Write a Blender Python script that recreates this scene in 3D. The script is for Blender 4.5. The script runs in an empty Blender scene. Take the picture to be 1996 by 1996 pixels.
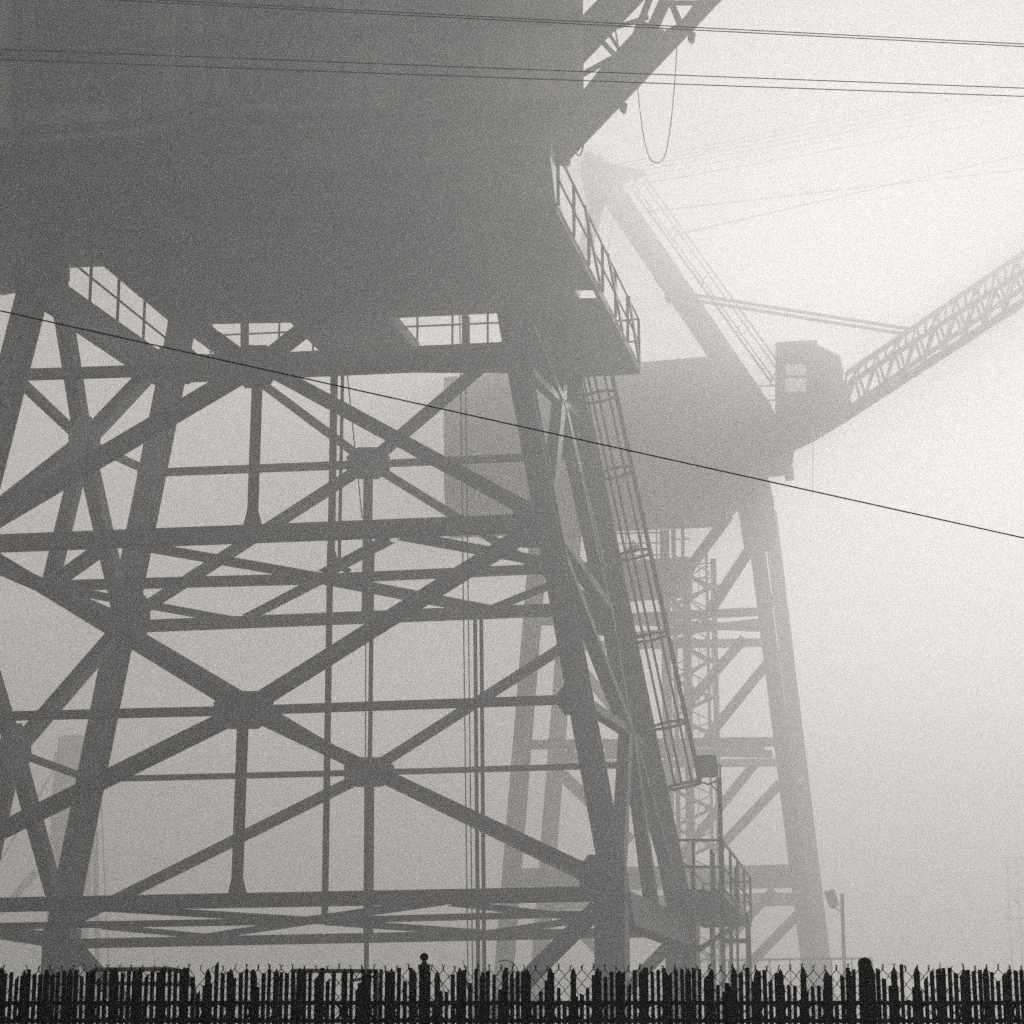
import bpy, bmesh, math, random
from mathutils import Vector, Matrix
random.seed(7)
V = Vector
S = bpy.context.scene
C = S.collection

# ------------------------------------------------------------------ camera
EYE = 1.6
F = 4500.0            # focal length in photograph pixels (1996 px wide)
TILT = 0.24114
cam = bpy.data.cameras.new('camera'); cam_o = bpy.data.objects.new('camera', cam); C.objects.link(cam_o)
cam.sensor_width = 36.0; cam.lens = 36.0 * F / 1996.0
cam.clip_start = 0.05; cam.clip_end = 2000
cam_o.location = (0, 0, EYE); cam_o.rotation_euler = (math.pi/2 + TILT, 0, 0)
S.camera = cam_o

# ------------------------------------------------------------------ sky, sun, exposure
SUN_EL = math.radians(19.0); SUN_AZ = math.radians(11.5)     # ahead of the camera, a little to the right
HAZE_DENSITY = 0.0110
w = bpy.data.worlds.new('World'); S.world = w; w.use_nodes = True
nt = w.node_tree; bg = nt.nodes['Background']
sky = nt.nodes.new('ShaderNodeTexSky'); sky.sky_type = 'NISHITA'; sky.sun_disc = False
sky.sun_elevation = SUN_EL; sky.sun_rotation = SUN_AZ; sky.dust_density = 0.0; sky.air_density = 1.0
hs = nt.nodes.new('ShaderNodeHueSaturation'); hs.inputs['Saturation'].default_value = 0.03
nt.links.new(sky.outputs[0], hs.inputs['Color']); nt.links.new(hs.outputs[0], bg.inputs[0])
bg.inputs[1].default_value = 0.05
sun = bpy.data.lights.new('sun', 'SUN'); sun.energy = 5.0; sun.angle = math.radians(6); sun.color = (1.0, 0.985, 0.965)
sun_o = bpy.data.objects.new('sun', sun); C.objects.link(sun_o)
sdir = V((math.sin(SUN_AZ)*math.cos(SUN_EL), math.cos(SUN_AZ)*math.cos(SUN_EL), math.sin(SUN_EL)))
sun_o.rotation_euler = sdir.to_track_quat('Z', 'Y').to_euler(); sun_o.location = (30, 100, 120)
S.view_settings.view_transform = 'Standard'; S.view_settings.look = 'None'
S.view_settings.exposure = -0.85; S.view_settings.gamma = 1.0; S.view_settings.use_curve_mapping = False
S.cycles.volume_bounces = 8
S.cycles.max_bounces = 8
S.cycles.use_denoising = False; S.cycles.use_adaptive_sampling = False

# ------------------------------------------------------------------ materials
def mat(name, col, rough=0.7, metal=0.0, var=0.35, scale=3.0, spec=0.5):
    m = bpy.data.materials.new(name); m.use_nodes = True
    n = m.node_tree; b = n.nodes['Principled BSDF']
    tc = n.nodes.new('ShaderNodeTexCoord'); no = n.nodes.new('ShaderNodeTexNoise')
    no.inputs['Scale'].default_value = scale; no.inputs['Detail'].default_value = 6
    cr = n.nodes.new('ShaderNodeValToRGB')
    cr.color_ramp.elements[0].position = 0.3; cr.color_ramp.elements[1].position = 0.7
    cr.color_ramp.elements[0].color = tuple(c*(1-var) for c in col) + (1,)
    cr.color_ramp.elements[1].color = tuple(c*(1+var) for c in col) + (1,)
    n.links.new(tc.outputs['Object'], no.inputs['Vector']); n.links.new(no.outputs['Fac'], cr.inputs['Fac'])
    n.links.new(cr.outputs['Color'], b.inputs['Base Color'])
    bp = n.nodes.new('ShaderNodeBump'); bp.inputs['Strength'].default_value = 0.15; bp.inputs['Distance'].default_value = 0.02
    n.links.new(no.outputs['Fac'], bp.inputs['Height']); n.links.new(bp.outputs['Normal'], b.inputs['Normal'])
    b.inputs['Roughness'].default_value = rough; b.inputs['Metallic'].default_value = metal; b.inputs['Specular IOR Level'].default_value = spec
    return m
M = {
    'steel': mat('painted_steel', (0.060, 0.057, 0.054), 0.42),
    'plate': mat('weathered_plate', (0.11, 0.104, 0.098), 0.6, scale=0.7, var=0.5),
    'house': mat('house_sheet', (0.40, 0.39, 0.375), 0.7, scale=1.0, var=0.8),
    'far': mat('far_steel', (0.06, 0.058, 0.056), 0.6),
    'glass': mat('dull_glass', (0.30, 0.30, 0.30), 0.25, var=0.1),
    'black': mat('black_iron', (0.008, 0.0078, 0.0076), 0.9, spec=0.05),
    'slat': mat('dark_slat', (0.009, 0.0088, 0.0085), 0.95, scale=40, spec=0.05),
    'wire': mat('cable', (0.010, 0.010, 0.010), 0.8, spec=0.1),
    'pipe': mat('dark_pipe', (0.03, 0.029, 0.028), 0.6),
    'ground': mat('wharf_ground', (0.06, 0.058, 0.055), 0.9, scale=0.5),
}

# ------------------------------------------------------------------ geometry of the view and of the tower
FW = V((0, math.cos(TILT), math.sin(TILT))); UP = V((0, -math.sin(TILT), math.cos(TILT))); RT = V((1, 0, 0)); O = V((0, 0, EYE))
def ray(p): return FW + RT*((p[0]-998.0)/F) + UP*((998.0-p[1])/F)
class Plane:
    def __init__(s, a, n): s.a, s.n = V(a), V(n).normalized()
    def at(s, p, off=0.0):
        r = ray(p); return O + r*((s.a + s.n*off - O).dot(s.n) / r.dot(s.n))
    def __call__(s, x, y, off=0.0): return s.at((x, y), off)
def depth(P): return (V(P)-O).dot(FW)
def m_of(px, P): return px*depth(P)/F
TX, TY, YAW, HW, HD, BW, BD = -5.0906, 57.4137, 0.20683, 9.3435, 5.6146, 0.18404, 0.04438
def T(sx, sy, z):          # a point of the tapering tower at height z above eye level; sx, sy in -1..1
    lx, ly = sx*(HW-BW*z), sy*(HD-BD*z); c, s = math.cos(YAW), math.sin(YAW)
    return V((TX+c*lx+s*ly, TY-s*lx+c*ly, z+EYE))
AX = V((math.cos(YAW), -math.sin(YAW), 0)); BY = V((math.sin(YAW), math.cos(YAW), 0)); UZ = V((0, 0, 1))
def plane3(a, b, c, toward):
    n = (b-a).cross(c-a).normalized()
    if n.dot(toward) < 0: n = -n
    return Plane(a, n)
PF = plane3(T(-1,-1,2), T(1,-1,2), T(1,-1,20), -BY)
PB = plane3(T(-1,1,2), T(1,1,2), T(1,1,20), -BY)
PL = plane3(T(-1,-1,2), T(-1,1,2), T(-1,1,20), -AX)
PR = plane3(T(1,-1,2), T(1,1,2), T(1,1,20), AX)
def PZ(z): return Plane((0, 0, z+EYE), (0, 0, -1))
def PY(y): return Plane((0, y, 0), (0, -1, 0))
ZA, ZM, ZB, Z0, ZT, ZD = 16.52, 12.37, 8.18, 3.84, 19.75, 21.1

# ------------------------------------------------------------------ mesh helpers
def link(name, bm, m, parent=None, origin=None):
    me = bpy.data.meshes.new(name); bmesh.ops.recalc_face_normals(bm, faces=bm.faces[:]); bm.to_mesh(me); bm.free()
    me.materials.append(M[m] if isinstance(m, str) else m)
    o = bpy.data.objects.new(name, me); C.objects.link(o)
    if parent is not None:
        o.parent = parent; o.location = -world_loc(parent)
    elif origin is not None:
        me.transform(Matrix.Translation(-V(origin))); o.location = origin
    return o
def world_loc(o):
    l = V((0, 0, 0))
    while o is not None: l = l + o.location; o = o.parent
    return l
pm = bpy.data.materials.new('cab_glass'); pm.use_nodes = True; pn_ = pm.node_tree
tr = pn_.nodes.new('ShaderNodeBsdfTransparent'); mx = pn_.nodes.new('ShaderNodeMixShader'); mx.inputs[0].default_value = 0.35
pn_.links.new(tr.outputs[0], mx.inputs[1]); pn_.links.new(pn_.nodes['Principled BSDF'].outputs[0], mx.inputs[2]); pn_.links.new(mx.outputs[0], pn_.nodes['Material Output'].inputs['Surface'])
pn_.nodes['Principled BSDF'].inputs['Base Color'].default_value = (0.2, 0.2, 0.2, 1); pn_.nodes['Principled BSDF'].inputs['Roughness'].default_value = 0.2
M['pane'] = pm
def streaked(m):      # rain streaks running down a painted wall
    n = m.node_tree; tex = next(x for x in n.nodes if x.type == 'TEX_NOISE'); tc = next(x for x in n.nodes if x.type == 'TEX_COORD')
    mp = n.nodes.new('ShaderNodeMapping'); mp.inputs['Scale'].default_value = (1.6, 1.6, 0.07)
    n.links.new(tc.outputs['Object'], mp.inputs['Vector']); n.links.new(mp.outputs['Vector'], tex.inputs['Vector'])
streaked(M['house'])
def thing(name, label, cat, loc, group=None):
    o = bpy.data.objects.new(name, None); C.objects.link(o); o.location = loc; o.empty_display_size = 0.5
    tag(o, label, cat, group); return o
def tag(o, label=None, cat=None, group=None, kind=None):
    if label: o['label'] = label
    if cat: o['category'] = cat
    if group: o['group'] = group
    if kind: o['kind'] = kind
    return o
def frame(P, Q, n):
    z = (Q-P).normalized(); n = V(n); y = n - z*n.dot(z)
    if y.length < 1e-4: y = z.orthogonal()
    y.normalize(); return z, y, y.cross(z)
def add_prism(bm, prof, P, Q, n):      # profile points (x along the face, y along the normal) swept from P to Q
    z, y, x = frame(P, Q, n)
    a = [bm.verts.new(P + x*u + y*v) for u, v in prof]; b = [bm.verts.new(Q + x*u + y*v) for u, v in prof]
    k = len(prof)
    for i in range(k): bm.faces.new((a[i], a[(i+1) % k], b[(i+1) % k], b[i]))
    bm.faces.new(a[::-1]); bm.faces.new(b)
def prof_I(w, d):
    t = max(0.012, 0.09*w); h, e, q = d/2, w/2, t/2
    return [(-e,-h),(e,-h),(e,-h+t),(q,-h+t),(q,h-t),(e,h-t),(e,h),(-e,h),(-e,h-t),(-q,h-t),(-q,-h+t),(-e,-h+t)]
def prof_R(w, d): return [(-w/2,-d/2),(w/2,-d/2),(w/2,d/2),(-w/2,d/2)]
def prof_O(r, k=8): return [(r*math.cos(2*math.pi*i/k), r*math.sin(2*math.pi*i/k)) for i in range(k)]
def beam(name, P, Q, w, d, n, m, parent, prof=prof_I):
    bm = bmesh.new(); add_prism(bm, prof(w, d), V(P), V(Q), n); return link(name, bm, m, parent)
def rod(name, P, Q, r, m, parent=None, k=6):
    bm = bmesh.new(); add_prism(bm, prof_O(r, k), V(P), V(Q), V((0.31, -0.9, 0.2))); return link(name, bm, m, parent, P)
def add_tube(bm, pts, r, k=6, closed=False):
    rings = []; n = len(pts); up = V((0.13, -0.97, 0.2))
    for i, p in enumerate(pts):
        a = pts[(i-1) % n] if (closed or i > 0) else p; b = pts[(i+1) % n] if (closed or i < n-1) else p
        t = (b-a).normalized(); u = up - t*up.dot(t)
        if u.length < 1e-3: u = t.orthogonal()
        u.normalize(); v = t.cross(u)
        rings.append([bm.verts.new(p + u*(r*math.cos(2*math.pi*j/k)) + v*(r*math.sin(2*math.pi*j/k))) for j in range(k)])
    for i in range(n if closed else n-1):
        A, B = rings[i], rings[(i+1) % n]
        for j in range(k): bm.faces.new((A[j], A[(j+1) % k], B[(j+1) % k], B[j]))
    if not closed: bm.faces.new(rings[0][::-1]); bm.faces.new(rings[-1])
def tube(name, pts, r, m, parent=None, k=6, closed=False):
    bm = bmesh.new(); add_tube(bm, [V(p) for p in pts], r, k, closed); return link(name, bm, m, parent, pts[0])
def slab(name, pts, off, m, parent):     # a polygon given thickness along the vector off
    bm = bmesh.new(); off = V(off)
    a = [bm.verts.new(V(p)) for p in pts]; b = [bm.verts.new(V(p)+off) for p in pts]; k = len(pts)
    for i in range(k): bm.faces.new((a[i], a[(i+1) % k], b[(i+1) % k], b[i]))
    bm.faces.new(a[::-1]); bm.faces.new(b); return link(name, bm, m, parent)
def add_box(bm, c, ex, ey, ez):
    c, ex, ey, ez = V(c), V(ex), V(ey), V(ez)
    v = [bm.verts.new(c + ex*i + ey*j + ez*k) for i in (-.5,.5) for j in (-.5,.5) for k in (-.5,.5)]
    for f in ((0,1,3,2),(4,6,7,5),(0,4,5,1),(2,3,7,6),(0,2,6,4),(1,5,7,3)): bm.faces.new([v[i] for i in f])
def box(name, c, ex, ey, ez, m, parent):
    bm = bmesh.new(); add_box(bm, c, ex, ey, ez); return link(name, bm, m, parent)
def octagon(pl, cx, cy, w, h, cut=0.26, off=0.0):
    x0, x1, y0, y1 = cx-w/2, cx+w/2, cy-h/2, cy+h/2; a, b = w*cut, h*cut*1.1
    return [pl(x, y, off) for x, y in ((x0+a,y0),(x1-a,y0),(x1,y0+b),(x1,y1-b),(x1-a,y1),(x0+a,y1),(x0,y1-b),(x0,y0+b))]
def gusset(pl, cx, cy, w, h, parent, dep, cut=0.26, m='steel'):
    for s in (1, -1):       # one plate on each side of the members
        o = slab('gusset_plate', octagon(pl, cx, cy, w, h, cut, s*dep/2 + (0.012 if s > 0 else -0.024)), pl.n*0.012, m, parent)
    return o

# ------------------------------------------------------------------ ground
bm = bmesh.new(); add_box(bm, (0, 165, -0.05), (380, 0, 0), (0, 400, 0), (0, 0, 0.1))
tag(link('ground', bm, 'ground'), kind='structure')

# ================================================================== the near crane
crane = thing('dockside_crane', 'huge dark steel crane towering over the fence, nearest and largest in the fog', 'crane', tuple(T(0, 0, -EYE)))
def mem(name, pl, p, q, wpx, parent=crane, dfac=1.0, prof=prof_I, m='steel', off=0.0):
    P, Q = pl.at(p, off), pl.at(q, off); w_ = m_of(wpx, (P+Q)/2)
    return beam(name, P, Q, w_, w_*dfac, pl.n, m, parent, prof)
# ---- legs
def leg(pl, p, q, wpx):
    return mem('leg', pl, p, q, wpx, dfac=1.25)
leg_nr = leg(PF, (944, 345), (1206, 1765), 43)
leg_nl = leg(PF, (106, 405), (-242, 1775), 44)
leg_br = leg(PB, (1098, 640), (1330, 1800), 40)
leg_bl = leg(PB, (354, 637), (120, 1806), 40)
# ---- pedestals down to the wharf, with knee braces and wheel bogies
for sx, sy, cx in ((1,-1,1208), (-1,-1,None), (1,1,1341), (-1,1,119)):
    top = T(sx, sy, Z0 + (0.55 if sy < 0 else 0.2)); low = V((top.x, top.y, 0.9))
    wd = 0.66 if sy < 0 else 0.80
    beam('pedestal', low, top, wd, wd, -BY, 'steel', crane, prof_R)
    bg_ = box('bogie', (low.x, low.y, 0.62), AX*2.6, BY*0.7, UZ*0.5, 'steel', crane)
    for k in (-0.85, 0.85):
        c = V((low.x, low.y, 0.38)) + AX*k; bmw = bmesh.new()
        add_prism(bmw, prof_O(0.34, 16), c - BY*0.16, c + BY*0.16, UZ); link('wheel', bmw, 'steel', bg_)
def down(P, Q, z):      # carry the line P->Q on down to height z
    return P + (Q-P)*((P.z-z)/(P.z-Q.z))
for sy in (-1, 1): box('sill_beam', (T(-1,sy,0)+T(1,sy,0))/2 - UZ*(EYE-0.62), AX*(2*HW-3.2), BY*0.45, UZ*0.5, 'steel', crane)
for pl, p, q, wp in ((PF, (1165,1770), (1030,1905), 30), (PB, (1330,1815), (1235,1915), 22), (PB, (135,1835), (215,1925), 26), (PF, (-205,1790), (-70,1925), 30)):
    P, Q = pl.at(p), pl.at(q); Q = down(P, Q, 0.8); w_ = m_of(wp, P); beam('knee_brace', P, Q, w_, w_, pl.n, 'steel', crane)
# ---- horizontal rings: top T, middle M, base 0
beam('top_girder', T(-1,-1,ZD-0.45), T(1,-1,ZD-0.45), 0.5, 0.8, UZ, 'steel', crane)
mem('top_girder', PB, (335, 722), (1106, 687), 42)
beam('top_girder', T(1,-1,ZT-0.35), T(1,1,ZT-0.35), 0.5, 0.8, UZ, 'steel', crane)
mem('top_girder', PL, (40, 534), (322, 728), 56, dfac=0.6)
mem('chord', PF, (-96, 1063), (1066, 1019), 30)
mem('chord', PB, (243, 1222), (1180, 1185), 22)
mem('chord', PL, (-96, 1063), (243, 1212), 24)
mem('chord', PR, (1066, 1019), (1185, 1190), 24)
mem('chord', PF, (-242, 1768), (1200, 1742), 26)
mem('chord', PB, (118, 1840), (1333, 1816), 19)
mem('chord', PL, (-242, 1775), (118, 1835), 30)
mem('side_girder', PR, (1215, 1772), (1338, 1822), 62, dfac=0.5)
zm, z0 = PZ(ZM), PZ(Z0-0.05)
for p, q, wp in (((95,1142),(630,1128),22), ((630,1128),(1172,1104),20), ((262,1062),(632,1127),19), ((632,1128),(965,1192),22), ((200,1068),(97,1142),24),
                 ((780,1043),(1068,1096),20), ((760,1050),(628,1120),19), ((110,1146),(452,1209),16), ((480,1205),(628,1128),16), ((945,1192),(1165,1104),14)):
    mem('ring_brace', zm, p, q, wp, dfac=0.8)
for p, q, wp in (((-45,1806),(560,1796),17), ((560,1796),(1268,1778),17), ((110,1764),(640,1796),18), ((600,1794),(860,1757),19), ((880,1760),(1140,1790),16),
                 ((200,1806),(430,1828),14), ((400,1826),(640,1790),16), ((640,1797),(990,1822),17), ((960,1818),(1180,1786),16)):
    mem('ring_brace', z0, p, q, wp, dfac=0.7)
# ---- front face bracing
gusset(PF, 499, 715, 86, 84, crane, 0.36)
gusset(PF, 475, 1384, 116, 74, crane, 0.36)
for p, q, wp in (((30,731),(1003,700),19), ((-165,1400),(475,1385),16), ((475,1385),(1128,1363),16)):
    mem('horizontal_strut', PF, p, q, wp)
for p, q, wp in (((490,718),(-90,1060),29), ((510,712),(1060,1010),25), ((490,710),(80,410),26), ((505,712),(945,360),26),
                 ((-92,1038),(470,1380),27), ((480,1386),(1195,1722),26), ((470,1388),(-238,1738),28), ((482,1380),(1062,1016),27)):
    mem('diagonal_brace', PF, p, q, wp)
mem('hanger', PF, (502, 730), (491, 1046), 17)
mem('hanger', PF, (474, 1390), (461, 1757), 18)
for cx, cy, a, b in ((491.5, 1030, 24, 36), (461.5, 1744, 20, 34)):
    P_ = [PF(cx-8, cy-44, .12), PF(cx+8, cy-44, .12), PF(cx+b/2, cy-4, .12), PF(cx-b/2, cy-4, .12)]
    slab('hanger_foot', P_, PF.n*-0.1, 'steel', crane)
gusset(PF, 1040, 1022, 78, 92, crane, 0.52, 0.2)
gusset(PF, 1172, 1712, 84, 92, crane, 0.52, 0.2)
gusset(PF, 1112, 1363, 52, 62, crane, 0.46, 0.3)
# ---- back face bracing
gusset(PB, 718, 903, 84, 62, crane, 0.3)
gusset(PB, 720, 1505, 98, 58, crane, 0.3)
for p, q, wp in (((278,922),(718,905),14), ((718,905),(1150,886),13), ((185,1519),(720,1506),11), ((720,1506),(1270,1490),11)):
    mem('horizontal_strut', PB, p, q, wp)
for p, q, wp in (((715,900),(350,628),17), ((722,900),(1085,590),20), ((712,908),(255,1202),19), ((722,905),(1178,1186),17),
                 ((716,1502),(243,1222),18), ((724,1500),(1184,1206),18), ((714,1510),(128,1802),19), ((726,1508),(1325,1800),18)):
    mem('diagonal_brace', PB, p, q, wp)
mem('hanger', PB, (718, 910), (714, 1203), 15)
mem('hanger', PB, (720, 1510), (718, 1829), 16)
gusset(PB, 256, 1200, 74, 90, crane, 0.42, 0.2)
gusset(PB, 342, 712, 90, 74, crane, 0.42, 0.2)
gusset(PB, 290, 922, 44, 52, crane, 0.42, 0.3)
gusset(PB, 1180, 1195, 66, 84, crane, 0.42, 0.2)
gusset(PB, 172, 1520, 36, 46, crane, 0.42, 0.3)
# ---- left face bracing
gusset(PL, 165, 864, 62, 104, crane, 0.3, 0.3)
gusset(PL, 30, 1462, 62, 104, crane, 0.3, 0.3)
for p, q, wp in (((30,735),(163,860),16), ((163,860),(284,916),14), ((-165,1395),(30,1462),15), ((30,1466),(183,1522),13)):
    mem('horizontal_strut', PL, p, q, wp)
for p, q, wp in (((163,862),(96,440),28), ((163,862),(240,1205),28), ((163,862),(322,694),26), ((163,862),(-95,1066),27),
                 ((30,1465),(-92,1066),26), ((30,1465),(124,1810),26), ((30,1462),(246,1212),25), ((30,1465),(-235,1740),25)):
    mem('diagonal_brace', PL, p, q, wp)
mem('hanger', PL, (163, 870), (97, 1142), 26)
mem('hanger', PL, (28, 1470), (-42, 1800), 24)
# ---- right face bracing
for p, q, wp in (((1003,700),(1090,783),18), ((1090,783),(1148,832),16), ((1125,1362),(1222,1425),20), ((1222,1425),(1268,1470),16)):
    mem('horizontal_strut', PR, p, q, wp)
for p, q, wp in (((1090,783),(962,470),24), ((1090,783),(1066,1016),24), ((1090,783),(1100,650),22), ((1090,783),(1180,1190),24),
                 ((1222,1425),(1068,1024),27), ((1222,1425),(1183,1196),24), ((1220,1430),(1203,1735),25), ((1224,1425),(1330,1795),24)):
    mem('diagonal_brace', PR, p, q, wp)
mem('hanger', PR, (1092, 790), (1168, 1104), 24)
mem('hanger', PR, (1224, 1430), (1274, 1790), 26)

# ---- standpipes and ropes inside the tower
PI = PY(57.5)
for p, q, wp in (((652,700),(646,1060),15), ((644,1060),(633,1793),13), ((668,715),(661,1112),7), ((726,1060),(720,1560),9), ((716,1530),(714,1890),10),
                 ((926,1200),(932,1885),8), ((938,1200),(944,1885),8)):
    P, Q = PI.at(p), PI.at(q); Q = down(P, Q, 0.0) if q[1] > 1880 else Q; rod('standpipe', P, Q, m_of(wp, P)/2, 'pipe', crane, 8)
for p, q in (((896,600),(912,1885)), ((906,600),(921,1885)), ((674,700),(706,1010)), ((713,1240),(711,1885))):
    P, Q = PI.at(p), PI.at(q); Q = down(P, Q, 0.0) if q[1] > 1880 else Q; rod('wire_rope', P, Q, m_of(2.4, P)/2, 'wire', crane, 5)
bend = [PI.at(p) for p in ((647,1045),(647,1072),(653,1092),(664,1106),(682,1114))]
tube('standpipe', bend, m_of(12, bend[0])/2, 'pipe', crane, 8)

# ---- railings
def railing(P, Q, n_posts, h, parent, r=0.028, mids=(0.5,), name='railing', up=UZ, post_r=None):
    o = tube(name, [P+up*h, Q+up*h], r, 'steel', parent)
    for f in mids: tube('mid_rail', [P+up*h*f, Q+up*h*f], r*0.9, 'steel', o)
    for i in range(n_posts):
        a = P.lerp(Q, i/(n_posts-1)); tube('post', [a, a+up*h], post_r or r*1.1, 'steel', o)
    return o
# ---- walkway round the top ring
zt = PZ(ZT+0.1)
walk = slab('walkway', [zt(940,395), zt(1085,395), zt(1168,556), zt(1002,556)], UZ*-0.14, 'plate', crane)
slab('floor_plate', [zt(1002,557), zt(1118,557), zt(1130,580), zt(1012,580)], UZ*-0.14, 'plate', walk)
slab('floor_plate', [zt(1156,557), zt(1168,557), zt(1180,580), zt(1168,580)], UZ*-0.14, 'plate', walk)
slab('floor_plate', [zt(1012,581), zt(1180,581), zt(1248,712), zt(1062,722)], UZ*-0.14, 'plate', walk)
slab('walkway_edge_beam', [zt(1085,395), zt(1248,712), zt(1243,712), zt(1080,395)], UZ*-0.24, 'steel', walk)
slab('walkway_edge_beam', [zt(1248,714), zt(1062,724), zt(1062,720), zt(1248,710)], UZ*-0.24, 'steel', walk)
P, Q = zt(1088,400), zt(1246,708)
railing(P, Q, 7, 1.32, walk, 0.03, post_r=0.042)
for f in (0.28, 0.56, 0.84):
    a = P.lerp(Q, f); b = P.lerp(Q, min(1, f+0.20))
    beam('rail_stay', a+UZ*1.3+AX*0.03, b+UZ*0.02-AX*0.0, 0.12, 0.06, AX, 'steel', walk, prof_R)
railing(zt(1246,708), zt(1140,716), 3, 1.32, walk, 0.03)
slab('walkway', [zt(300,716), zt(1062,722), zt(1075,690), zt(330,690)], UZ*-0.10, 'plate', crane)
# railing along the left edge, seen in the slot under the deck
lp, lq = PL(57, 510), PL(326, 719)
railing(lp, lq, 6, 1.5, crane, 0.035, mids=(0.57,), post_r=0.045)
bp, bq = PB(345, 700, -1.1), PB(1090, 668, -1.1)
railing(bp, bq, 12, 1.35, crane, 0.03, mids=(0.5, 0.78))
for cx in (477, 908): mem('deck_prop', PB, (cx, 690), (cx, 616), 13, off=-1.3)
# ---- slewing ring and deck above
zd = PZ(ZD)
bmc = bmesh.new(); c0 = T(0.02, 0, ZT)
add_prism(bmc, prof_O(2.4, 40), V((c0.x, c0.y, ZT+EYE+0.3)), V((c0.x, c0.y, ZD+EYE+0.1)), BY); link('slewing_ring', bmc, 'plate', crane)
zc = PZ(ZT-0.15)
slab('cross_girder', [zc(622,458), zc(818,692), zc(640,702), zc(404,468)], UZ*0.35, 'steel', crane)
deck = slab('deck', [zd(-420,365), zd(-200,470), zd(4,576), zd(34,570), zd(136,548), zd(136,505), zd(182,503), zd(322,620), zd(338,633), zd(575,629), zd(966,611),
                     zd(1034,600), zd(1112,556), zd(1092,470), zd(1074,318), zd(900,326), zd(480,347), zd(60,368)], UZ*1.15, 'plate', crane)
# fascia of the deck: flanges and stiffeners
e0, e1 = zd(-420,392), zd(1074,316)
fd = (e1-e0).normalized(); fn = V((fd.y, -fd.x, 0)); fn = fn if fn.y < 0 else -fn
for dz, dp in ((0.03, 0.22), (1.12, 0.22)):
    box('deck_flange', (e0+e1)/2 + UZ*dz + fn*dp*0.5, fd*(e1-e0).length, fn*dp, UZ*0.07, 'steel', deck)
L_ = (e1-e0).length
for i in range(22):
    box('deck_stiffener', e0 + fd*(L_*(i+0.5)/22) + UZ*0.57 + fn*0.08, fd*0.04, fn*0.16, UZ*1.0, 'steel', deck)
# railing on the deck edge
railing(e0+UZ*1.16, e1+UZ*1.16, 24, 1.05, deck, 0.028)
# ---- machinery house
hb = PZ(ZD+1.15)
h1 = hb(1138, 214); base = h1 + fd*-24; inn = -fn
house = slab('machinery_house', [base, h1, h1+inn*9-fd*4.2, base+inn*9], UZ*11, 'house', crane)
Lh = 24.0
for i in range(30):
    box('wall_rib', base + fd*(Lh*(i+0.5)/30) + UZ*5.6 + fn*0.07, fd*0.10, fn*0.16, UZ*10.6, 'house', house)
for dz in (0.15, 2.3, 5.2): box('wall_band', base + fd*Lh/2 + UZ*dz + fn*0.10, fd*Lh, fn*0.22, UZ*0.22, 'steel', house)
for k, (cx, wd) in enumerate(((175, 1.7), (860, 1.2))):
    hp = Plane(h1, fn); c = hp(cx, 80)
    d_ = box('shutter', c + fn*0.10, fd*wd*1.6, fn*0.14, UZ*3.2, 'plate', house)
    for j in range(7): box('louvre', c + fn*0.19 + UZ*(-1.3+j*0.43), fd*wd*1.5, fn*0.05, UZ*0.10, 'steel', d_)
hp = Plane(h1, fn)
for cx, r in ((405,.06),(450,.05),(492,.07),(520,.05),(548,.05),(575,.04),(600,.06),(640,.05),(665,.05)):
    a, b = hp(cx+8, 185, .35), hp(cx-6, -60, .35); tube('downpipe', [a, b], r*1.8, 'steel', house)
arc = [hp(x, y, .3) for x, y in ((-40,262),(150,250),(280,240),(350,222),(400,204),(470,194),(560,190),(660,187))]
tube('conduit', arc, 0.12, 'steel', house)
tube('conduit', [p - UZ*0.42 + fn*0.1 for p in arc], 0.09, 'steel', house)
slab('apron', arc + [p - UZ*0.40 for p in reversed(arc)], fn*-0.08, 'house', house)
# ---- boom of the near crane
PBm = PY(54.0)
boom = tag(slab('boom', [PBm(*p) for p in ((1070,330),(1105,314),(1250,161),(1470,-70),(1428,-70),(1322,46),(1296,64),(1254,42),(1180,122),(1143,172),(1090,240),(1040,300))], (0, 0.10, 0), 'plate', crane))
slab('boom_web', [PY(56.2)(*p) for p in ((1070,326),(1100,310),(1246,158),(1466,-74),(1430,-74),(1324,44),(1296,60),(1258,42),(1184,122),(1146,172),(1092,240),(1040,300))], (0, 0.10, 0), 'plate', boom)
def bmem(name, p, q, wp, y=0.05, m='steel'):
    P, Q = PBm.at(p)+V((0,y,0)), PBm.at(q)+V((0,y,0)); w_ = m_of(wp, P); return beam(name, P, Q, w_, w_*0.8, V((0,-1,0)), m, boom)
bmem('boom_flange', (1094,312), (1462,-74), 10, 0.3); bmem('upper_chord', (1100,106), (1272,-74), 56, 0.3)
for p, q, wp in (((1118,153),(1204,106),9), ((1158,62),(1206,114),8), ((1176,46),(1218,112),6), ((1178,58),(1264,32),8), ((1238,70),(1278,-34),13), ((1268,62),(1316,-40),22), ((1300,-20),(1330,56),11),
                 ((1322,56),(1376,-20),7), ((1296,4),(1390,4),8), ((1196,36),(1208,104),3), ((1130,190),(1176,132),8)):
    bmem('lacing_bar', p, q, wp)
for cx, cy in ((1348,68), (1215,205), (1105,308)):
    c = PBm(cx, cy+4); bmk = bmesh.new(); add_box(bmk, c, (m_of(9,c),0,m_of(-9,c)), (0,.5,0), (m_of(5,c),0,m_of(5,c))); link('boom_bracket', bmk, 'steel', boom)
loop = []
for i in range(25):
    t = -1 + 2*i/24; x = 1281 + 39*math.copysign(abs(t)**0.9, t); loop.append(PBm(x, 317 - (abs(t)**2.6)*(232 if t > 0 else 156)))
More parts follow.
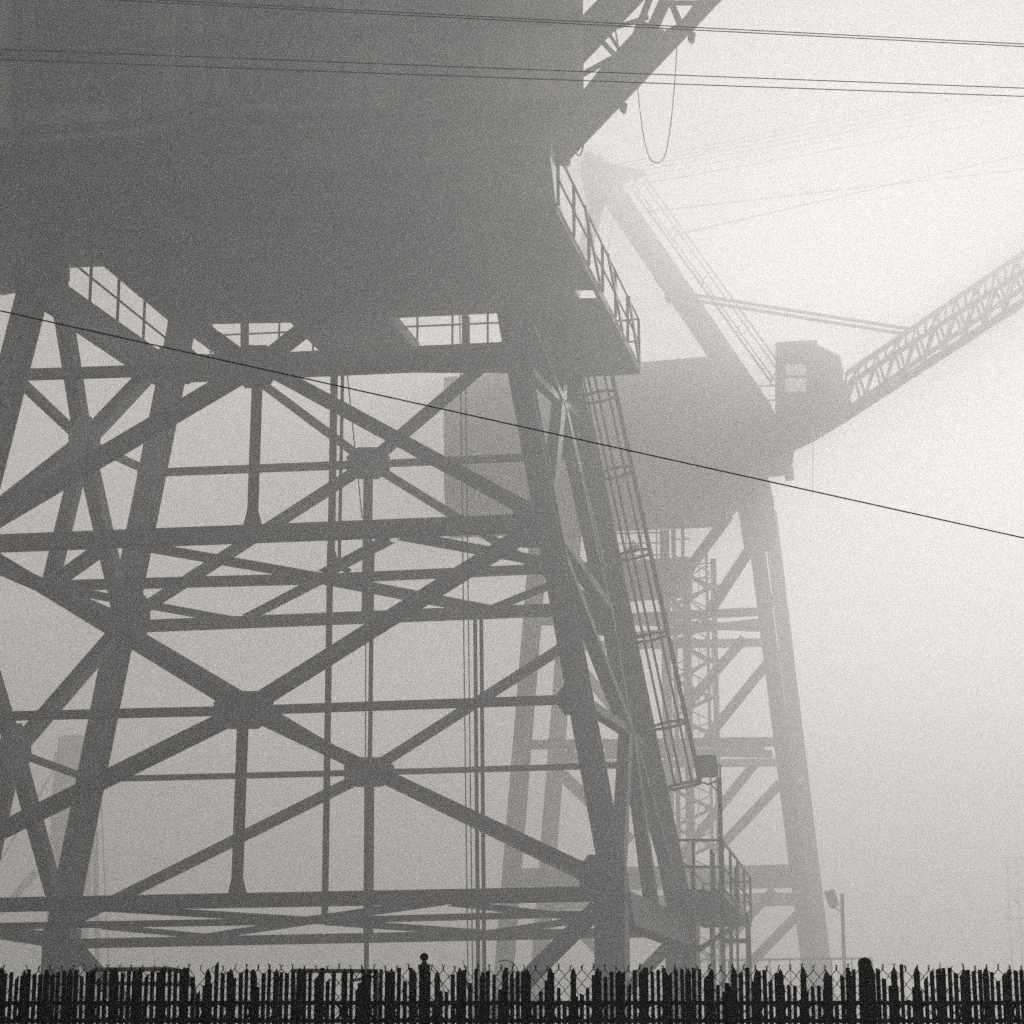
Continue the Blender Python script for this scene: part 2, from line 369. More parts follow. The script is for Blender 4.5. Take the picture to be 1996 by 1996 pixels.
tag(tube('slack_cable', loop, 0.013, 'wire', None, 5), 'thin slack cable hanging in a deep loop below the near boom', 'cable')
tube('boom_hose', [PBm(x, y) for x, y in ((1122,296),(1126,303),(1131,303),(1136,290),(1137,282))], .02, 'wire', boom, 5)

# ---- caged ladder on the far right leg
PLd = PY(60.2)
Lt, Lb = PLd(1166-12, 715), PLd(1329, 1532); ax = (Lb-Lt).normalized()
ladder = bpy.data.objects.new('caged_ladder', None); C.objects.link(ladder); ladder.parent = crane; ladder.location = Lb - world_loc(crane)
R_ = 0.52; lx_ = (V((1, 0, 0)) - ax*ax.x).normalized(); ly_ = ax.cross(lx_)
if ly_.y < 0: ly_ = -ly_
def lad(f, ang, r=R_): return Lt.lerp(Lb, f) + lx_*(math.cos(ang)*r) + ly_*(math.sin(ang)*r)
fs = [0.075, 0.262, 0.46, 0.655, 0.86, 1.0]
for f in fs:
    tube('cage_hoop', [lad(f, 2*math.pi*i/20) for i in range(20)], 0.042, 'steel', ladder, 5, True)
for ang in (-2.0, -1.65, -0.62, -0.3, 0.9): tube('cage_bar', [lad(0.0, ang), lad(1.0, ang)], 0.034, 'steel', ladder, 5)
Lb2 = PLd(1375, 1760)
for s in (-0.2, 0.2):
    a = Lt + V((-0.40, s, 0)); tube('stile', [a, a + (Lb2-Lt)], 0.03, 'steel', ladder, 5)
nr = 46
for i in range(nr):
    a = Lt + V((-0.40, 0, 0)) + (Lb2-Lt)*((i+.5)/nr); tube('rung', [a-V((0,.2,0)), a+V((0,.2,0))], 0.014, 'steel', ladder, 5)
for f in (0.10, 0.42, 0.83):
    a = lad(f, math.pi); beam('ladder_bracket', a, a + V((-0.45, 0.3, 0)), 0.06, 0.04, UZ, 'steel', ladder, prof_R)

# ---- access platform at the base of the right side
zp = PZ(PZ(Z0).a.z - EYE + 0.12)
pl_near = [PY(57.6)(1296,1742), PY(57.6)(1410,1742)]
zf = pl_near[0].z - EYE; zpl = PZ(zf)
pa, pb = zpl(1296,1742), zpl(1410,1742); pc, pd_ = zpl(1464,1798), zpl(1372,1802)
plat = slab('access_platform', [pa, pb, pc, pd_], UZ*-0.10, 'plate', crane)
beam('platform_beam', pb, pc, 0.10, 0.22, UZ, 'steel', plat); beam('platform_beam', pd_, pc, 0.10, 0.2, UZ, 'steel', plat); beam('platform_beam', pa, pb, 0.10, 0.2, UZ, 'steel', plat)
hgt = m_of(104, pa)
railing(pa, pb, 3, hgt, plat, 0.035); railing(pb, pc, 5, hgt, plat, 0.035); railing(pd_, pc, 4, hgt*0.9, plat, 0.032); railing(pa, pd_, 4, hgt*0.95, plat, 0.03)
for cx, y0, y1, wp in ((1388,1805,1900,9), (1424,1800,1900,7), (1434,1690,1900,5), (1456,1780,1900,7), (1461,1802,1900,4), (1391,1662,1745,5), (1386,1655,1745,5)):
    P = PY(61)(cx, y0); Q = PY(61)(cx+1, y1); Q = V((P.x, P.y, max(0.0, Q.z if y1 < 1880 else 0.0))); beam('platform_post', P, Q, m_of(wp, P), m_of(wp, P), V((0,-1,0)), 'steel', plat, prof_R)
PY61 = PY(61); beam('platform_stay', PY61(1440,1800), PY61(1345,1862), .14, .1, V((0,-1,0)), 'steel', plat, prof_R)
beam('platform_stay', PY61(1405,1834), PY61(1462,1834), .12, .08, V((0,-1,0)), 'steel', plat, prof_R)

# ---- floodlight on its pole beside the platform
PFl = PY(58.5); b0 = PFl(1407, 1885); b0.z = 0
fl = thing('floodlight_pole', 'floodlight on a slim pole beside the railed access platform of the near crane', 'floodlight', tuple(b0))
top = PFl(1402, 1516)
beam('pole', V((top.x, top.y, 0)), top, m_of(8.5, top), m_of(8.5, top), V((0,-1,0)), 'steel', fl, prof_R)
tube('pole_hook', [PFl(1404,1516), PFl(1404,1494), PFl(1401,1488), PFl(1398,1496), PFl(1398,1514)], 0.02, 'steel', fl, 5)
def flood(pl, cx, cy, w, h, tilt, parent):
    c = pl(cx, cy); W, H = m_of(w, c), m_of(h, c)
    ct, st = math.cos(tilt), math.sin(tilt); ex, ez = V((ct, 0, st)), V((-st, 0, ct)); bmf = bmesh.new()
    prof = [(-.5,.5),(.42,.5),(.5,.36),(.5,-.42),(.36,-.5),(-.42,-.5)]
    add_prism(bmf, [(u*W, v*H) for u, v in prof], c, c+V((0,.35,0)), ez) if False else None
    a = [bmf.verts.new(c + ex*u*W + ez*v*H + V((0,-.05,0))) for u, v in prof]; b = [bmf.verts.new(c + ex*u*W*.8 + ez*v*H*.8 + V((0,.35,0))) for u, v in prof]
    for i in range(6): bmf.faces.new((a[i], a[(i+1)%6], b[(i+1)%6], b[i]))
    bmf.faces.new(a[::-1]); bmf.faces.new(b); o = link('lamp_head', bmf, 'steel', parent)
    g = [c + ex*u*W*.8 + ez*v*H*.8 + V((0,-.06,0)) for u, v in prof]; slab('lamp_glass', g, (0,-.012,0), 'glass', o)
    return o
flood(PFl, 1376, 1494, 43, 44, 0.02, fl)
tube('yoke', [PFl(1363,1512), PFl(1366,1524), PFl(1380,1529), PFl(1394,1524), PFl(1402,1522)], 0.025, 'steel', fl, 5)
tube('stay', [PFl(1385,1529), PFl(1399,1543)], 0.018, 'steel', fl, 5)

# ================================================================== the far crane
KF = 1.17                    # distance factor of the far crane
FY, FYB = 118.0*KF, 131.0*KF
pf, pb_, pm_ = PY(FY), PY(FYB), PY(124.0*KF)
far = thing('dockside_crane', 'pale second crane looming behind in thicker fog, with cab and lattice boom', 'crane', (pf(1300, 1880).x, 124.0*KF, 0.0))
def fm(name, p, q, wp, pl=pf, pl2=None, parent=far, prof=prof_I, dfac=1.0):
    P, Q = pl.at(p), (pl2 or pl).at(q); w_ = m_of(wp, P); return beam(name, P, Q, w_, w_*dfac, V((0,-1,0)), 'far', parent, prof)
def to_ground(pl, p, q):      # extend p->q down to the wharf
    P, Q = pl.at(p), pl.at(q); t = (P.z-0.3)/(P.z-Q.z); return P, P + (Q-P)*t
def fleg(pl, p, q, wp):
    P, Q = to_ground(pl, p, q); w_ = m_of(wp, P); return beam('leg', P, Q, w_, w_*1.2, V((0,-1,0)), 'far', far)
fleg(pf, (1468,1000), (1570,1820), 26); fleg(pb_, (1500,1000), (1596,1800), 24)
fleg(pf, (1052,1030), (998,1700), 36); fleg(pb_, (1118,1030), (1066,1700), 32)
for k in range(7):
    t = k/7; fm('leg_lacing', (1470+102*t*0.96, 1010+780*t), (1503+96*t*0.98+6, 1040+760*t+60), 6, pf, pb_)
for x0, y0, x1, y1, wp in ((1038,1212,1484,1192,15), (1018,1452,1520,1446,17), (997,1716,1548,1708,42)): fm('chord', (x0,y0), (x1,y1), wp)
for x0, y0, x1, y1, wp in ((1100,1260,1510,1252,15), (1082,1492,1540,1486,14), (1061,1762,1572,1752,24)): fm('chord', (x0,y0), (x1,y1), wp, pb_)
for p, q, wp in (((1490,1212),(1230,1240),13), ((1480,1225),(1120,1205),12), ((1505,1470),(1180,1462),14), ((1490,1462),(1084,1476),14), ((1230,1226),(1110,1240),12)): fm('ring_brace', p, q, wp, pm_)
for p, q, wp in (((1470,1058),(1385,1188),21), ((1420,1005),(1290,1180),20), ((1500,1288),(1380,1436),19), ((1450,1245),(1330,1385),18), ((1520,1528),(1395,1660),19), ((1470,1490),(1310,1690),18),
                 ((1508,1735),(1400,1850),18), ((1562,1776),(1440,1900),18)): fm('diagonal_brace', p, q, wp)
for p, q, wp in (((1085,1500),(1230,1640),22), ((1100,1262),(1240,1436),18), ((1084,1500),(1130,1440),14),
                 ((1060,1745),(1170,1860),16), ((1240,1060),(1110,1240),18)): fm('diagonal_brace', p, q, wp, pm_)
# stair tower beside the far crane
st_y = 121.0*KF; ps = PY(st_y)
stair = bpy.data.objects.new('stair_tower', None); C.objects.link(stair); stair.parent = far; stair.location = (0, 0, 0)
for cx, wp, ya in ((1295,22,1035), (1340,12,1120), (1390,13,1090), (1376,7,1050), (1312,10,1010), (1330,8,1010)):
    P = ps(cx, ya); Q = V((P.x, P.y, 0.3)); w_ = m_of(wp, P)*0.8; beam('stair_post', P, Q, w_, w_, V((0,-1,0)), 'far', stair, prof_R)
zz = [1900 - 36*i for i in range(24)]
for i in range(0, 22):
    y0, y1 = zz[i], zz[i+1]
    if y1 < 1080: break
    a, b = (1312, 1388) if i % 2 == 0 else (1388, 1312)
    fm('stair_flight', (a, y0), (b, y1), 6, ps, None, stair, prof_R, 2.0)
    fm('stair_rail', (a, y0-27), (b, y1-27), 2.2, ps, None, stair, prof_R)
    fm('stair_landing', (b-14, y1), (b+14, y1), 4, ps, None, stair, prof_R, 4.0)
    for t in (0.0, 0.33, 0.66): x = a + (b-a)*t; y = y0 + (y1-y0)*t; fm('rail_post', (x, y), (x, y-27), 1.6, ps, None, stair, prof_R)
fm('stair_cabin', (1196,1135), (1345,1125), 70, ps, None, stair, prof_R, 0.8)
for x0, x1, y in ((1190,1285,1040), (1190,1285,1060), (1200,1285,1084), (1310,1345,1052), (1350,1385,1100), (1350,1385,1128)): fm('stair_rail', (x0,y), (x1,y-2), 2.5, ps, None, stair, prof_R)
for x in (1196, 1220, 1250, 1280): fm('rail_post', (x, 1030), (x, 1096), 2.2, ps, None, stair, prof_R)
for k in range(9):
    x = 1345 if k % 2 else 1378; fm('stair_lacing', (x, 1100+k*24), (2723-x, 1124+k*24), 2.5, ps, None, stair, prof_R)
# house of the far crane
hs_ = slab('machinery_house', [pf(*p) for p in ((865,735),(1150,714),(1392,694),(1480,768),(1514,812),(1514,885),(1472,902),(1444,933),(1200,943),(865,957))], (0, 11*KF, 0), 'far', far)
slab('house_plinth', [pf(*p) for p in ((1440,930),(1496,925),(1508,975),(1512,1050),(1462,1050),(1452,985))], (0, 3*KF, 0), 'far', far)
for x in range(900, 1400, 36): fm('wall_rib', (x, 735-(x-865)*0.06), (x, 945), 4, PY(FY-0.15), None, hs_, prof_R)
# mast, back stay, ladder cage
mast = tag(fm('mast', (1154,318), (1484,806), 40, PY(119*KF)))
fm('mast_back_leg', (1150,320), (1166,390), 40, PY(119.5*KF)); fm('mast_back_leg', (1170,380), (1118,570), 28, PY(119.5*KF))
ph = PY(118.4*KF)
slab('mast_head', [ph(*p) for p in ((1138,298),(1150,292),(1160,304),(1174,318),(1186,314),(1198,322),(1226,326),(1258,335),(1226,346),(1212,356),(1202,374),(1178,388),(1152,384),(1140,345))], (0, .8, 0), 'far', far)
for cx, cy, rr in ((1196,336,13), (1166,322,11)):
    c = ph(cx, cy) - V((0,.25,0)); bmh = bmesh.new(); add_prism(bmh, prof_O(m_of(rr, c), 20), c, c+V((0,1.3,0)), UZ); link('sheave', bmh, 'far', far)
for cx, cy, a in ((1222,430,16), (1250,490,18), (1282,545,18), (1300,580,16), (1228,455,14)):
    c = ph(cx+8, cy-4); bmk = bmesh.new(); add_box(bmk, c, (m_of(a,c),0,m_of(a,c)), (0,.8,0), (m_of(-a*.5,c),0,m_of(a*.8,c))); link('mast_bracket', bmk, 'far', far)
pg = PY(118.2*KF)
c0_, c1_ = V((1232, 368)), V((1502, 744))
cage = bpy.data.objects.new('caged_ladder', None); C.objects.link(cage); cage.parent = far
nx, ny = 0.812, -0.583
for off, wp in ((0, 3.4), (8, 2.2), (24, 2.0), (34, 2.4)):
    fm('cage_bar', (c0_[0]+nx*off, c0_[1]+ny*off), (c1_[0]+nx*off, c1_[1]+ny*off), wp, pg if off < 20 else PY(117.6*KF), None, cage, prof_R)
for k in range(17):
    t = k/16; x, y = c0_[0]+(c1_[0]-c0_[0])*t, c0_[1]+(c1_[1]-c0_[1])*t
    if k % 4 == 0:
        pts = [pg(x + nx*(17+17*math.cos(a)), y + ny*(17+17*math.cos(a)) + 7*math.sin(a)) + V((0, 0.55*math.sin(a), 0)) for a in [2*math.pi*i/14 for i in range(14)]]
        tube('cage_hoop', pts, 0.035, 'far', cage, 5, True)
    fm('rung', (x, y), (x+nx*8, y+ny*8), 1.6, pg, None, cage, prof_R)
fm('handrail', (1478,752), (1514,752), 2.2, pg); fm('handrail', (1490,780), (1514,780), 2.2, pg); fm('handrail', (1472,745), (1512,812), 3, pg)
# cab
pcab = PY(114.5*KF)
cd_ = (0, 1.1, 0)
cab = slab('cab', [pcab(*p) for p in ((1515,671),(1588,669),(1638,694),(1644,724),(1640,770),(1600,806),(1576,806),(1576,700),(1515,702))], cd_, 'far', far)
slab('cab_wall', [pcab(*p) for p in ((1515,762),(1575.5,762),(1575.5,806),(1515,806))], cd_, 'far', cab)
slab('cab_wall', [pcab(*p) for p in ((1515,702.5),(1532,702.5),(1532,761.5),(1515,761.5))], cd_, 'far', cab)
slab('window_bar', [pcab(*p) for p in ((1532.5,731),(1575,731),(1575,736),(1532.5,736))], (0,.1,0), 'far', cab)
for y0, y1 in ((703,730.5), (736.5,761)):
    slab('pane', [PY(114.9*KF)(*p) for p in ((1532.5,y0),(1575.5,y0),(1575.5,y1),(1532.5,y1))], (0,.02,0), 'pane', cab)
fm('roof_lamp', (1562,672), (1562,664), 9, pcab, None, cab, prof_R)
fm('cab_visor', (1512,671), (1592,667), 3, PY(114.2*KF), None, cab, prof_R, 6)
# boom of the far crane
q0, q1 = PY(115.5*KF)(1640, 790), PY(119.5*KF)(1640, 780)      # the boom is slewed away from the camera
bdir = V((11.0, 9.0, 0)).normalized(); bn_ = V((bdir.y, -bdir.x, 0))
pbn, pbf = Plane(q0, bn_), Plane(q1, bn_)
fboom = slab('boom_foot', [PY(115.5*KF)(*p) for p in ((1500,820),(1560,790),(1620,735),(1652,742),(1664,806),(1591,850),(1549,870),(1545,902),(1532,916),(1496,920))], (0, 1.1*KF, 0), 'far', far)
fm('boom_pin', (1535,905), (1540,935), 16, PY(115.5*KF), None, fboom, prof_R); fm('boom_pin', (1490,928), (1530,924), 5, PY(115.5*KF), None, fboom, prof_R)
def lerp2(a, b, t): return (a[0]+(b[0]-a[0])*t, a[1]+(b[1]-a[1])*t)
e = 1.12
LN, UN = ((1640,818), lerp2((1640,818),(1996,588),e)), ((1648,752), lerp2((1648,752),(1996,528),e))
LF, UF = ((1648,800), lerp2((1648,800),(1996,560),e)), ((1650,728), lerp2((1650,728),(1996,492),e))
for ch, pl, wp in ((LN,pbn,15),(UN,pbn,9),(LF,pbf,9),(UF,pbf,9)): fm('boom_chord', ch[0], ch[1], wp, pl, None, fboom)
nb = 10
for i in range(nb):
    for lo_, up_, pl in ((LN,UN,pbn),(LF,UF,pbf)):
        a, b, c_ = lerp2(*lo_, i/nb), lerp2(*up_, (i+.5)/nb), lerp2(*lo_, (i+1)/nb)
        fm('lacing_bar', a, b, 4.6, pl, None, fboom); fm('lacing_bar', b, c_, 4.6, pl, None, fboom)
    fm('cross_bar', lerp2(*UN, i/nb), lerp2(*UF, i/nb), 4, pbn, pbf, fboom); fm('cross_bar', lerp2(*LN, i/nb), lerp2(*LF, i/nb), 4, pbn, pbf, fboom)
    if i % 2 == 0: fm('cross_bar', lerp2(*UN, i/nb), lerp2(*UF, (i+1)/nb), 3.5, pbn, pbf, fboom)
fm('tie_rod', (1347,574), (1770,641), 5, pg); fm('tie_rod', (1356,586), (1762,651), 5, PY(119.5*KF))
# pendant ropes of the far crane
for i, (p, q) in enumerate((((1185,325),(1996,152)), ((1190,330),(1996,166)), ((1195,336),(1996,178)), ((1200,342),(1996,192)), ((1205,352),(1996,204)), ((1215,365),(1996,225)), ((1250,414),(1996,330)), ((1313,459),(1996,300)))):
    q2 = lerp2(p, q, 1.1); P, Q = ph.at(p), ph.at(q2); rod('pendant_rope', P, Q, m_of(2.5, P)/2, 'wire', far, 5)
for p, q in (((1585,870),(1584,965)), ((1182,500),(1196,420)), ((1200,430),(1208,380))):
    P, Q = ph.at(p), ph.at(q); rod('hanging_line', P, Q, m_of(1.5, P)/2, 'wire', far, 5)

# ================================================================== other far things
ph2 = PY(190)
tow = thing('lift_tower', 'faint grey block tower far off behind the left legs of the near crane', 'tower', tuple(V((ph2(140,1880).x, 190, 0))))
c = ph2(140, 1437); W = m_of(66, c)
bmx = bmesh.new(); h = c.z
for a_, b_ in ((W, h-1.2), (W*0.82, h)): add_box(bmx, (c.x, 192, b_/2), (a_,0,0), (0,4,0), (0,0,b_))
link('shaft', bmx, 'far', tow)
box('cap', (c.x, 192, h+0.1), (W*0.6,0,0), (0,2.5,0), (0,0,0.4), 'far', tow)
for p, q, wp in (((185,1560),(190,1890),10), ((196,1540),(212,1890),3), ((105,1500),(0,1680),4), ((70,1700),(0,1780),12)):
    P, Q = to_ground(ph2, p, q) if p[0] > 180 else (ph2.at(p), ph2.at(q)); beam('stay', P, Q, m_of(wp,P), m_of(wp,P), V((0,-1,0)), 'far', tow, prof_R)
ph3 = PY(108); pb0 = ph3(1645, 1880); pb0.z = 0
lp2 = thing('lamp_post', 'pale lamp post with a tilted lamp head standing right of the far crane', 'lamp post', tuple(pb0))
tp = ph3(1641, 1742); beam('pole', V((tp.x, tp.y, 0)), tp, m_of(6.5,tp), m_of(6.5,tp), V((0,-1,0)), 'far', lp2, prof_R)
flood(ph3, 1621, 1752, 21, 34, 0.28, lp2)
tube('bracket', [ph3(1619,1769), ph3(1630,1770), ph3(1640,1778), ph3(1641,1790)], .04, 'far', lp2, 5)
# a far barrier line
bl = thing('guard_rail', 'faint guard rail line crossing behind the far crane legs', 'guard rail', (ph3(1500,1868).x, 108, 0))
P, Q = ph3(1380,1872), ph3(1700,1868); tube('rail', [P, Q], .05, 'far', bl, 5)
for i in range(9): a = P.lerp(Q, i/8); tube('post', [V((a.x,a.y,0)), a], .04, 'far', bl, 5)
# faint structure at the right edge
ph4 = PY(270); fx = thing('lattice_tower', 'barely visible lattice frame in dense fog at the right edge', 'tower', (ph4(1985,1880).x, 270, 0))
for x in (1962, 1982, 2010):
    P = ph4(x, 1672); beam('post', V((P.x, P.y, 0)), P, .22, .22, V((0,-1,0)), 'far', fx, prof_R)
for y in (1672, 1690, 1735, 1790): tube('bar', [ph4(1958,y), ph4(2014,y)], .12, 'far', fx, 5)
tube('bar', [ph4(1962,1735), ph4(2010,1790)], .1, 'far', fx, 5)

# ================================================================== overhead wires
def cable(label, p, q, y0, y1, wpx, sag):
    a, b = PY(y0).at(p), PY(y1).at(q); d = b-a; a = a - d*1.5; b = b + d*1.5; n = 60
    pts = [a.lerp(b, i/n) - UZ*sag*4*(i/n)*(1-i/n) + UZ*sag*0.75*1.0 for i in range(n+1)]
    o = tube('overhead_wire', pts, m_of(wpx, (a+b)/2)/2, 'wire', None, 5); tag(o, label, 'wire', 'overhead wires'); return o
cable('single black wire slanting down across the middle from left to right', (0,605), (1996,1048), 3.9, 4.05, 2.8, 0.004)
cable('lower wire of the close pair at the very top', (310,4), (1996,90), 16, 17, 2.0, 0.02)
cable('upper wire of the close pair at the very top', (310,-1), (1996,85), 16.2, 17.2, 2.0, 0.02)
cable('upper wire of the wider pair below the top edge', (0,95), (1996,171), 16, 17, 2.0, 0.02)
cable('lower wire of the wider pair below the top edge', (0,115), (1996,187), 16, 17, 2.0, 0.02)

# ================================================================== iron fence behind the chain link
NY = 4.4; pn = PY(NY)
iron = thing('iron_fence', 'black iron fence with spear-pointed pickets just behind the chain link', 'fence', (0, NY, 0))
def px1(pl): return m_of(1.0, pl(998, 1940))
u = px1(pn)
x0w, x1w = pn(-2600, 1955), pn(4600, 1955)
for yy, hh in ((1955, 8), (1990, 8), (2600, 10)):
    zc_ = pn(998, yy).z
    if zc_ < 0.1: zc_ = 0.2
    box('rail', V(((x0w.x+x1w.x)/2, NY, zc_)), V((x1w.x-x0w.x,0,0)), V((0,8*u,0)), V((0,0,hh*u)), 'black', iron)
# one picket with its spear head
zt_ = pn(998, 1886).z
def spear_mesh():
    bm = bmesh.new(); w_, d_ = 5.5*u, 4*u; sh = 22*u
    prof = [(-w_,-zt_+0.02),(w_,-zt_+0.02),(w_,-sh),(w_*1.15,-sh*0.85),(w_*0.75,-sh*0.35),(0,0),(-w_*0.75,-sh*0.35),(-w_*1.15,-sh*0.85),(-w_,-sh)]
    a = [bm.verts.new((x,-d_,z)) for x, z in prof]; b = [bm.verts.new((x,d_,z)) for x, z in prof]; k = len(prof)
    for i in range(k): bm.faces.new((a[i],a[(i+1)%k],b[(i+1)%k],b[i]))
    bm.faces.new(a[::-1]); bm.faces.new(b); return bm
first = None
zr = pn(998, 1972.5).z; ring_pts = [V((17*u*math.cos(t), 0, 17*u*math.sin(t))) for t in [2*math.pi*i/20 for i in range(20)]]
ring0 = None
for i in range(52):
    x = -130 + i*44.6 + random.uniform(-2,2)
    P = pn(x, 1886 + random.uniform(-2, 6))
    if first is None:
        bm = spear_mesh(); first = link('picket', bm, 'black', iron); o = first
    else:
        o = first.copy(); C.objects.link(o); o.parent = iron
    o.location = V((P.x, NY, P.z)) - world_loc(iron); o.rotation_euler = (0, random.uniform(-.012,.012), 0)
    if ring0 is None:
        bm = bmesh.new(); add_tube(bm, ring_pts, 3.0*u, 5, True); ring0 = link('ring', bm, 'black', iron); r = ring0
    else:
        r = ring0.copy(); C.objects.link(r); r.parent = iron
    r.location = V((P.x + 22.3*u, NY, zr)) - world_loc(iron)
bm = bmesh.new()       # pickets out of the picture on both sides, as one part
for i in list(range(-55, 0)) + list(range(52, 107)):
    P = pn(-130 + i*44.6, 1888); src = spear_mesh(); bmesh.ops.translate(src, verts=src.verts[:], vec=V((P.x, NY, P.z)))
    tmp = bpy.data.meshes.new('tmp'); src.to_mesh(tmp); src.free(); bm.from_mesh(tmp); bpy.data.meshes.remove(tmp)
tag(link('more_pickets', bm, 'black', iron), kind='stuff')
def lathe(name, base, prof, m, parent, k=20):
    bm = bmesh.new(); rings = []
    for r, z in prof: rings.append([bm.verts.new((base[0]+r*math.cos(2*math.pi*i/k), base[1]+r*math.sin(2*math.pi*i/k), z)) for i in range(k)])
    for A, B in zip(rings, rings[1:]):
        for j in range(k): bm.faces.new((A[j],A[(j+1)%k],B[(j+1)%k],B[j]))
    bm.faces.new(rings[0][::-1]); bm.faces.new(rings[-1]); return link(name, bm, m, parent)
P = pn(825, 1863); zb = P.z
post = lathe('post', (P.x, NY+0.05), [(10*u,0.02),(10*u,zb-26*u),(12*u,zb-25*u),(12*u,zb-15*u),(7*u,zb-14*u),(4*u,zb-9*u),(4*u,zb-7*u),(7.5*u,zb-4*u),(8.6*u,zb),(7.5*u,zb+4*u),(4.5*u,zb+7.2*u),(0.5*u,zb+8.6*u)], 'black', iron)
tag(post, 'round post topped by a ball finial')
P = pn(1693, 1868); zb = P.z
post2 = lathe('post', (P.x, NY+0.05), [(13*u,0.02),(13*u,zb-15*u),(13.5*u,zb-13*u),(13.5*u,zb-3*u),(10*u,zb+1*u),(6*u,zb+3.5*u),(1*u,zb+5*u)], 'black', iron, 8)
tag(post2, 'thick post with a rounded cap')

# ================================================================== chain link fence with slats
CY = 3.9; pc_ = PY(CY); u = m_of(1.0, pc_(998, 1940))
cf = thing('chain_link_fence', 'black chain link fence threaded with ragged upright slats along the bottom edge', 'fence', (0, CY, 0))
half = 11.3; top_y = 1890.0
def zpx(y): return pc_(998, y).z
bm = bmesh.new(); x_left = -2600; nwire = int(7200/half)
hz = 13.6*u
rows = int((zpx(top_y)-0.9)/hz)
jit = [random.uniform(-2.5, 1.5) for _ in range(nwire+2)]
for i in range(nwire):
    xc = pc_(x_left + i*half, 1940).x; zt_w = zpx(top_y + jit[i//2]); m_ = -1 if i % 2 else 1; torn = random.random() < 0.05
    pts = [V((xc + m_*(1 if r % 2 == 0 else -1)*5.65*u*1.08 + random.uniform(-.5,.5)*u, CY + (0.0012 if (i+r) % 2 else -0.0012), zt_w - r*hz + random.uniform(-.5,.5)*u)) for r in range(2 if torn else 0, rows)]
    add_tube(bm, pts, 0.9*u, 4)
    if torn: continue
    tx = pts[0]; d = random.uniform(-1.2, 1.2); k = -m_ if random.random() < .85 else m_
    add_tube(bm, [tx, tx + V((d*u*.6, 0, 5*u)), tx + V(((d + k*random.uniform(2.2, 3.6))*u, 0, random.uniform(8.0, 10.0)*u))], 0.9*u, 4)
mesh_o = tag(link('wire_mesh', bm, 'wire', cf), kind='stuff')
# slats
gaps = [(378,392),(690,704),(846,872),(1040,1062),(1088,1104),(1110,1124),(1132,1150),(1425,1438),(1552,1574),(1580,1592),(1600,1618),(1628,1640),(1764,1776),(2010,2020)]
low_z = [(1035,1125), (1395,1440), (1500,1640), (1750,1800)]
slat_cache = {}
def slat_obj(hpx, wpx, cut):
    key = (round(hpx/4), round(wpx*2), cut)
    if key not in slat_cache:
        zt_s = zpx(1890) - (hpx)*u
        H = zt_s - 0.25; w_ = wpx*u/2; d_ = 1.6*u; bm = bmesh.new()
        c1, c2 = {0: (0, 0), 1: (0, -3.0*u), 2: (-2.5*u, 0), 3: (-9*u, 0)}[cut]
        a = [bm.verts.new(p) for p in ((-w_,-d_,-H),(w_,-d_,-H),(w_,-d_,c2),(-w_,-d_,c1))]; b = [bm.verts.new(p) for p in ((-w_,d_,-H),(w_,d_,-H),(w_,d_,c2),(-w_,d_,c1))]
        for i in range(4): bm.faces.new((a[i],a[(i+1)%4],b[(i+1)%4],b[i]))
        bm.faces.new(a[::-1]); bm.faces.new(b); o = link('slat', bm, 'slat', cf); slat_cache[key] = (o, zt_s)
        return o, zt_s
    o0, zt_s = slat_cache[key]; o = o0.copy(); C.objects.link(o); o.parent = cf; return o, zt_s
x = -60.0
while x < 2060:
    x += 11.5 + random.uniform(-.5,.5)
    if random.random() < 0.02: continue
    gap = any(a < x < b for a, b in gaps)
    g = random.random(); lowz = any(a < x < b for a, b in low_z)
    h = random.uniform(-5, 5) if g < 0.74 else (random.uniform(6, 16) if g < 0.90 else random.uniform(18, 38))
    if g > 0.985: h = -16
    if lowz: h += random.uniform(4, 34)
    if x > 1840: h = random.uniform(-4, 4) if g < .9 else random.uniform(15, 28)
    if gap: h = random.uniform(30, 62)
    o, zt_s = slat_obj(h, random.choice((6.9, 7.6, 8.2)), random.choice((0,0,0,1,2,3)))
    P = pc_(x, 1940); o.location = V((P.x, CY + random.uniform(-.002,.002), zt_s)) - world_loc(cf); o.rotation_euler = (0, random.uniform(-.012,.012), 0)
bm = bmesh.new()       # slats out of the picture on both sides, as one part
for x in [-70 - 11.5*i for i in range(215)] + [2066 + 11.5*i for i in range(215)]:
    P = pc_(x, 1940); zt_s = zpx(1890 + random.choice((-4, -2, 0, 2, 4, 10, 22))); add_box(bm, (P.x, CY, (zt_s+0.25)/2), (8.4*u,0,0), (0,3.2*u,0), (0,0,zt_s-0.25))
tag(link('more_slats', bm, 'slat', cf), kind='stuff')
for xx in (-2300, -1300, -40, 700, 1420, 2040, 3200, 4300):
    P = pc_(xx, 1940); rod('post', V((P.x, CY+0.02, 0.0)), V((P.x, CY+0.02, zpx(1915))), 5*u, 'black', cf, 10)
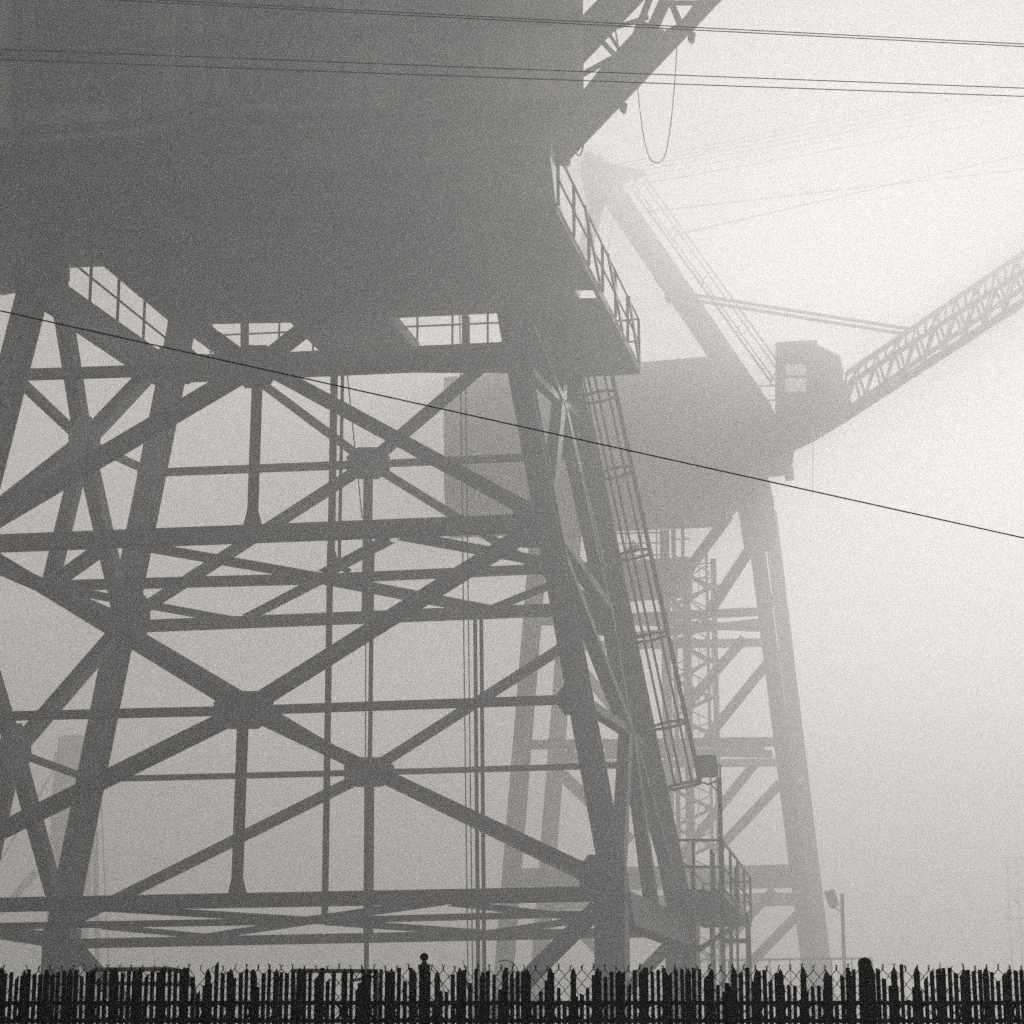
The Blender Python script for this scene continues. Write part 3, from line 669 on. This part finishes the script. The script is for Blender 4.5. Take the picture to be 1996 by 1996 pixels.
# a twist of loose wire on the fence top
tube('loose_wire', [pc_(x, y) for x, y in ((972,1875),(984,1871),(996,1874),(1006,1884),(1012,1900),(1008,1915),(1015,1935))], .9*u, 'wire', cf, 4)
tube('loose_wire', [pc_(x, y) for x, y in ((842,1880),(850,1892),(858,1910),(868,1940))], .8*u, 'wire', cf, 4)
tube('loose_wire', [pc_(x, y) for x, y in ((902,1872),(906,1886),(912,1930))], .8*u, 'wire', cf, 4)

# pipe barriers between the fence and the crane
ppi = PY(14.0)
def arch(label, pts, wpx, legs):
    P0 = ppi(pts[0][0], 1990); t = thing('pipe_barrier', label, 'barrier', (P0.x, 14.0, 0), 'pipe barriers behind the fence')
    q = [ppi(*p) for p in pts]
    for s in legs:
        e_ = q[0] if s == 0 else q[-1]; (q.insert(0, V((e_.x, e_.y, 0))) if s == 0 else q.append(V((e_.x, e_.y, 0))))
    tube('bent_pipe', q, m_of(wpx, q[1])/2, 'pipe', t, 8)
    return t
t1 = arch('dark bent pipe barrier with rounded corner behind the left fence', [(178,1920),(178,1892),(186,1890),(330,1889),(350,1892),(366,1902),(376,1918),(380,1940)], 9, (0, 1))
tube('cross_pipe', [ppi(184,1916), ppi(372,1919)], m_of(8, ppi(200,1916))/2, 'pipe', t1, 8)
t2 = arch('dark straight pipe barrier beyond the fence left of the ball-topped post', [(574,1960),(574,1892),(736,1893),(736,1960)], 9, (0, 1))
tube('cross_pipe', [ppi(684,1912), ppi(736,1902)], m_of(6, ppi(700,1910))/2, 'pipe', t2, 8)

# ================================================================== the fog
bm = bmesh.new(); add_box(bm, (0, 165, 31.5), (420, 0, 0), (0, 440, 0), (0, 0, 65))
hm = bpy.data.materials.new('fog'); hm.use_nodes = True; n = hm.node_tree; n.nodes.remove(n.nodes['Principled BSDF'])
pv = n.nodes.new('ShaderNodeVolumePrincipled'); pv.inputs['Color'].default_value = (0.992, 0.982, 0.972, 1); pv.inputs['Density'].default_value = HAZE_DENSITY
pv.inputs['Anisotropy'].default_value = 0.62
n.links.new(pv.outputs[0], n.nodes['Material Output'].inputs['Volume'])
tag(link('haze', bm, hm), kind='stuff')
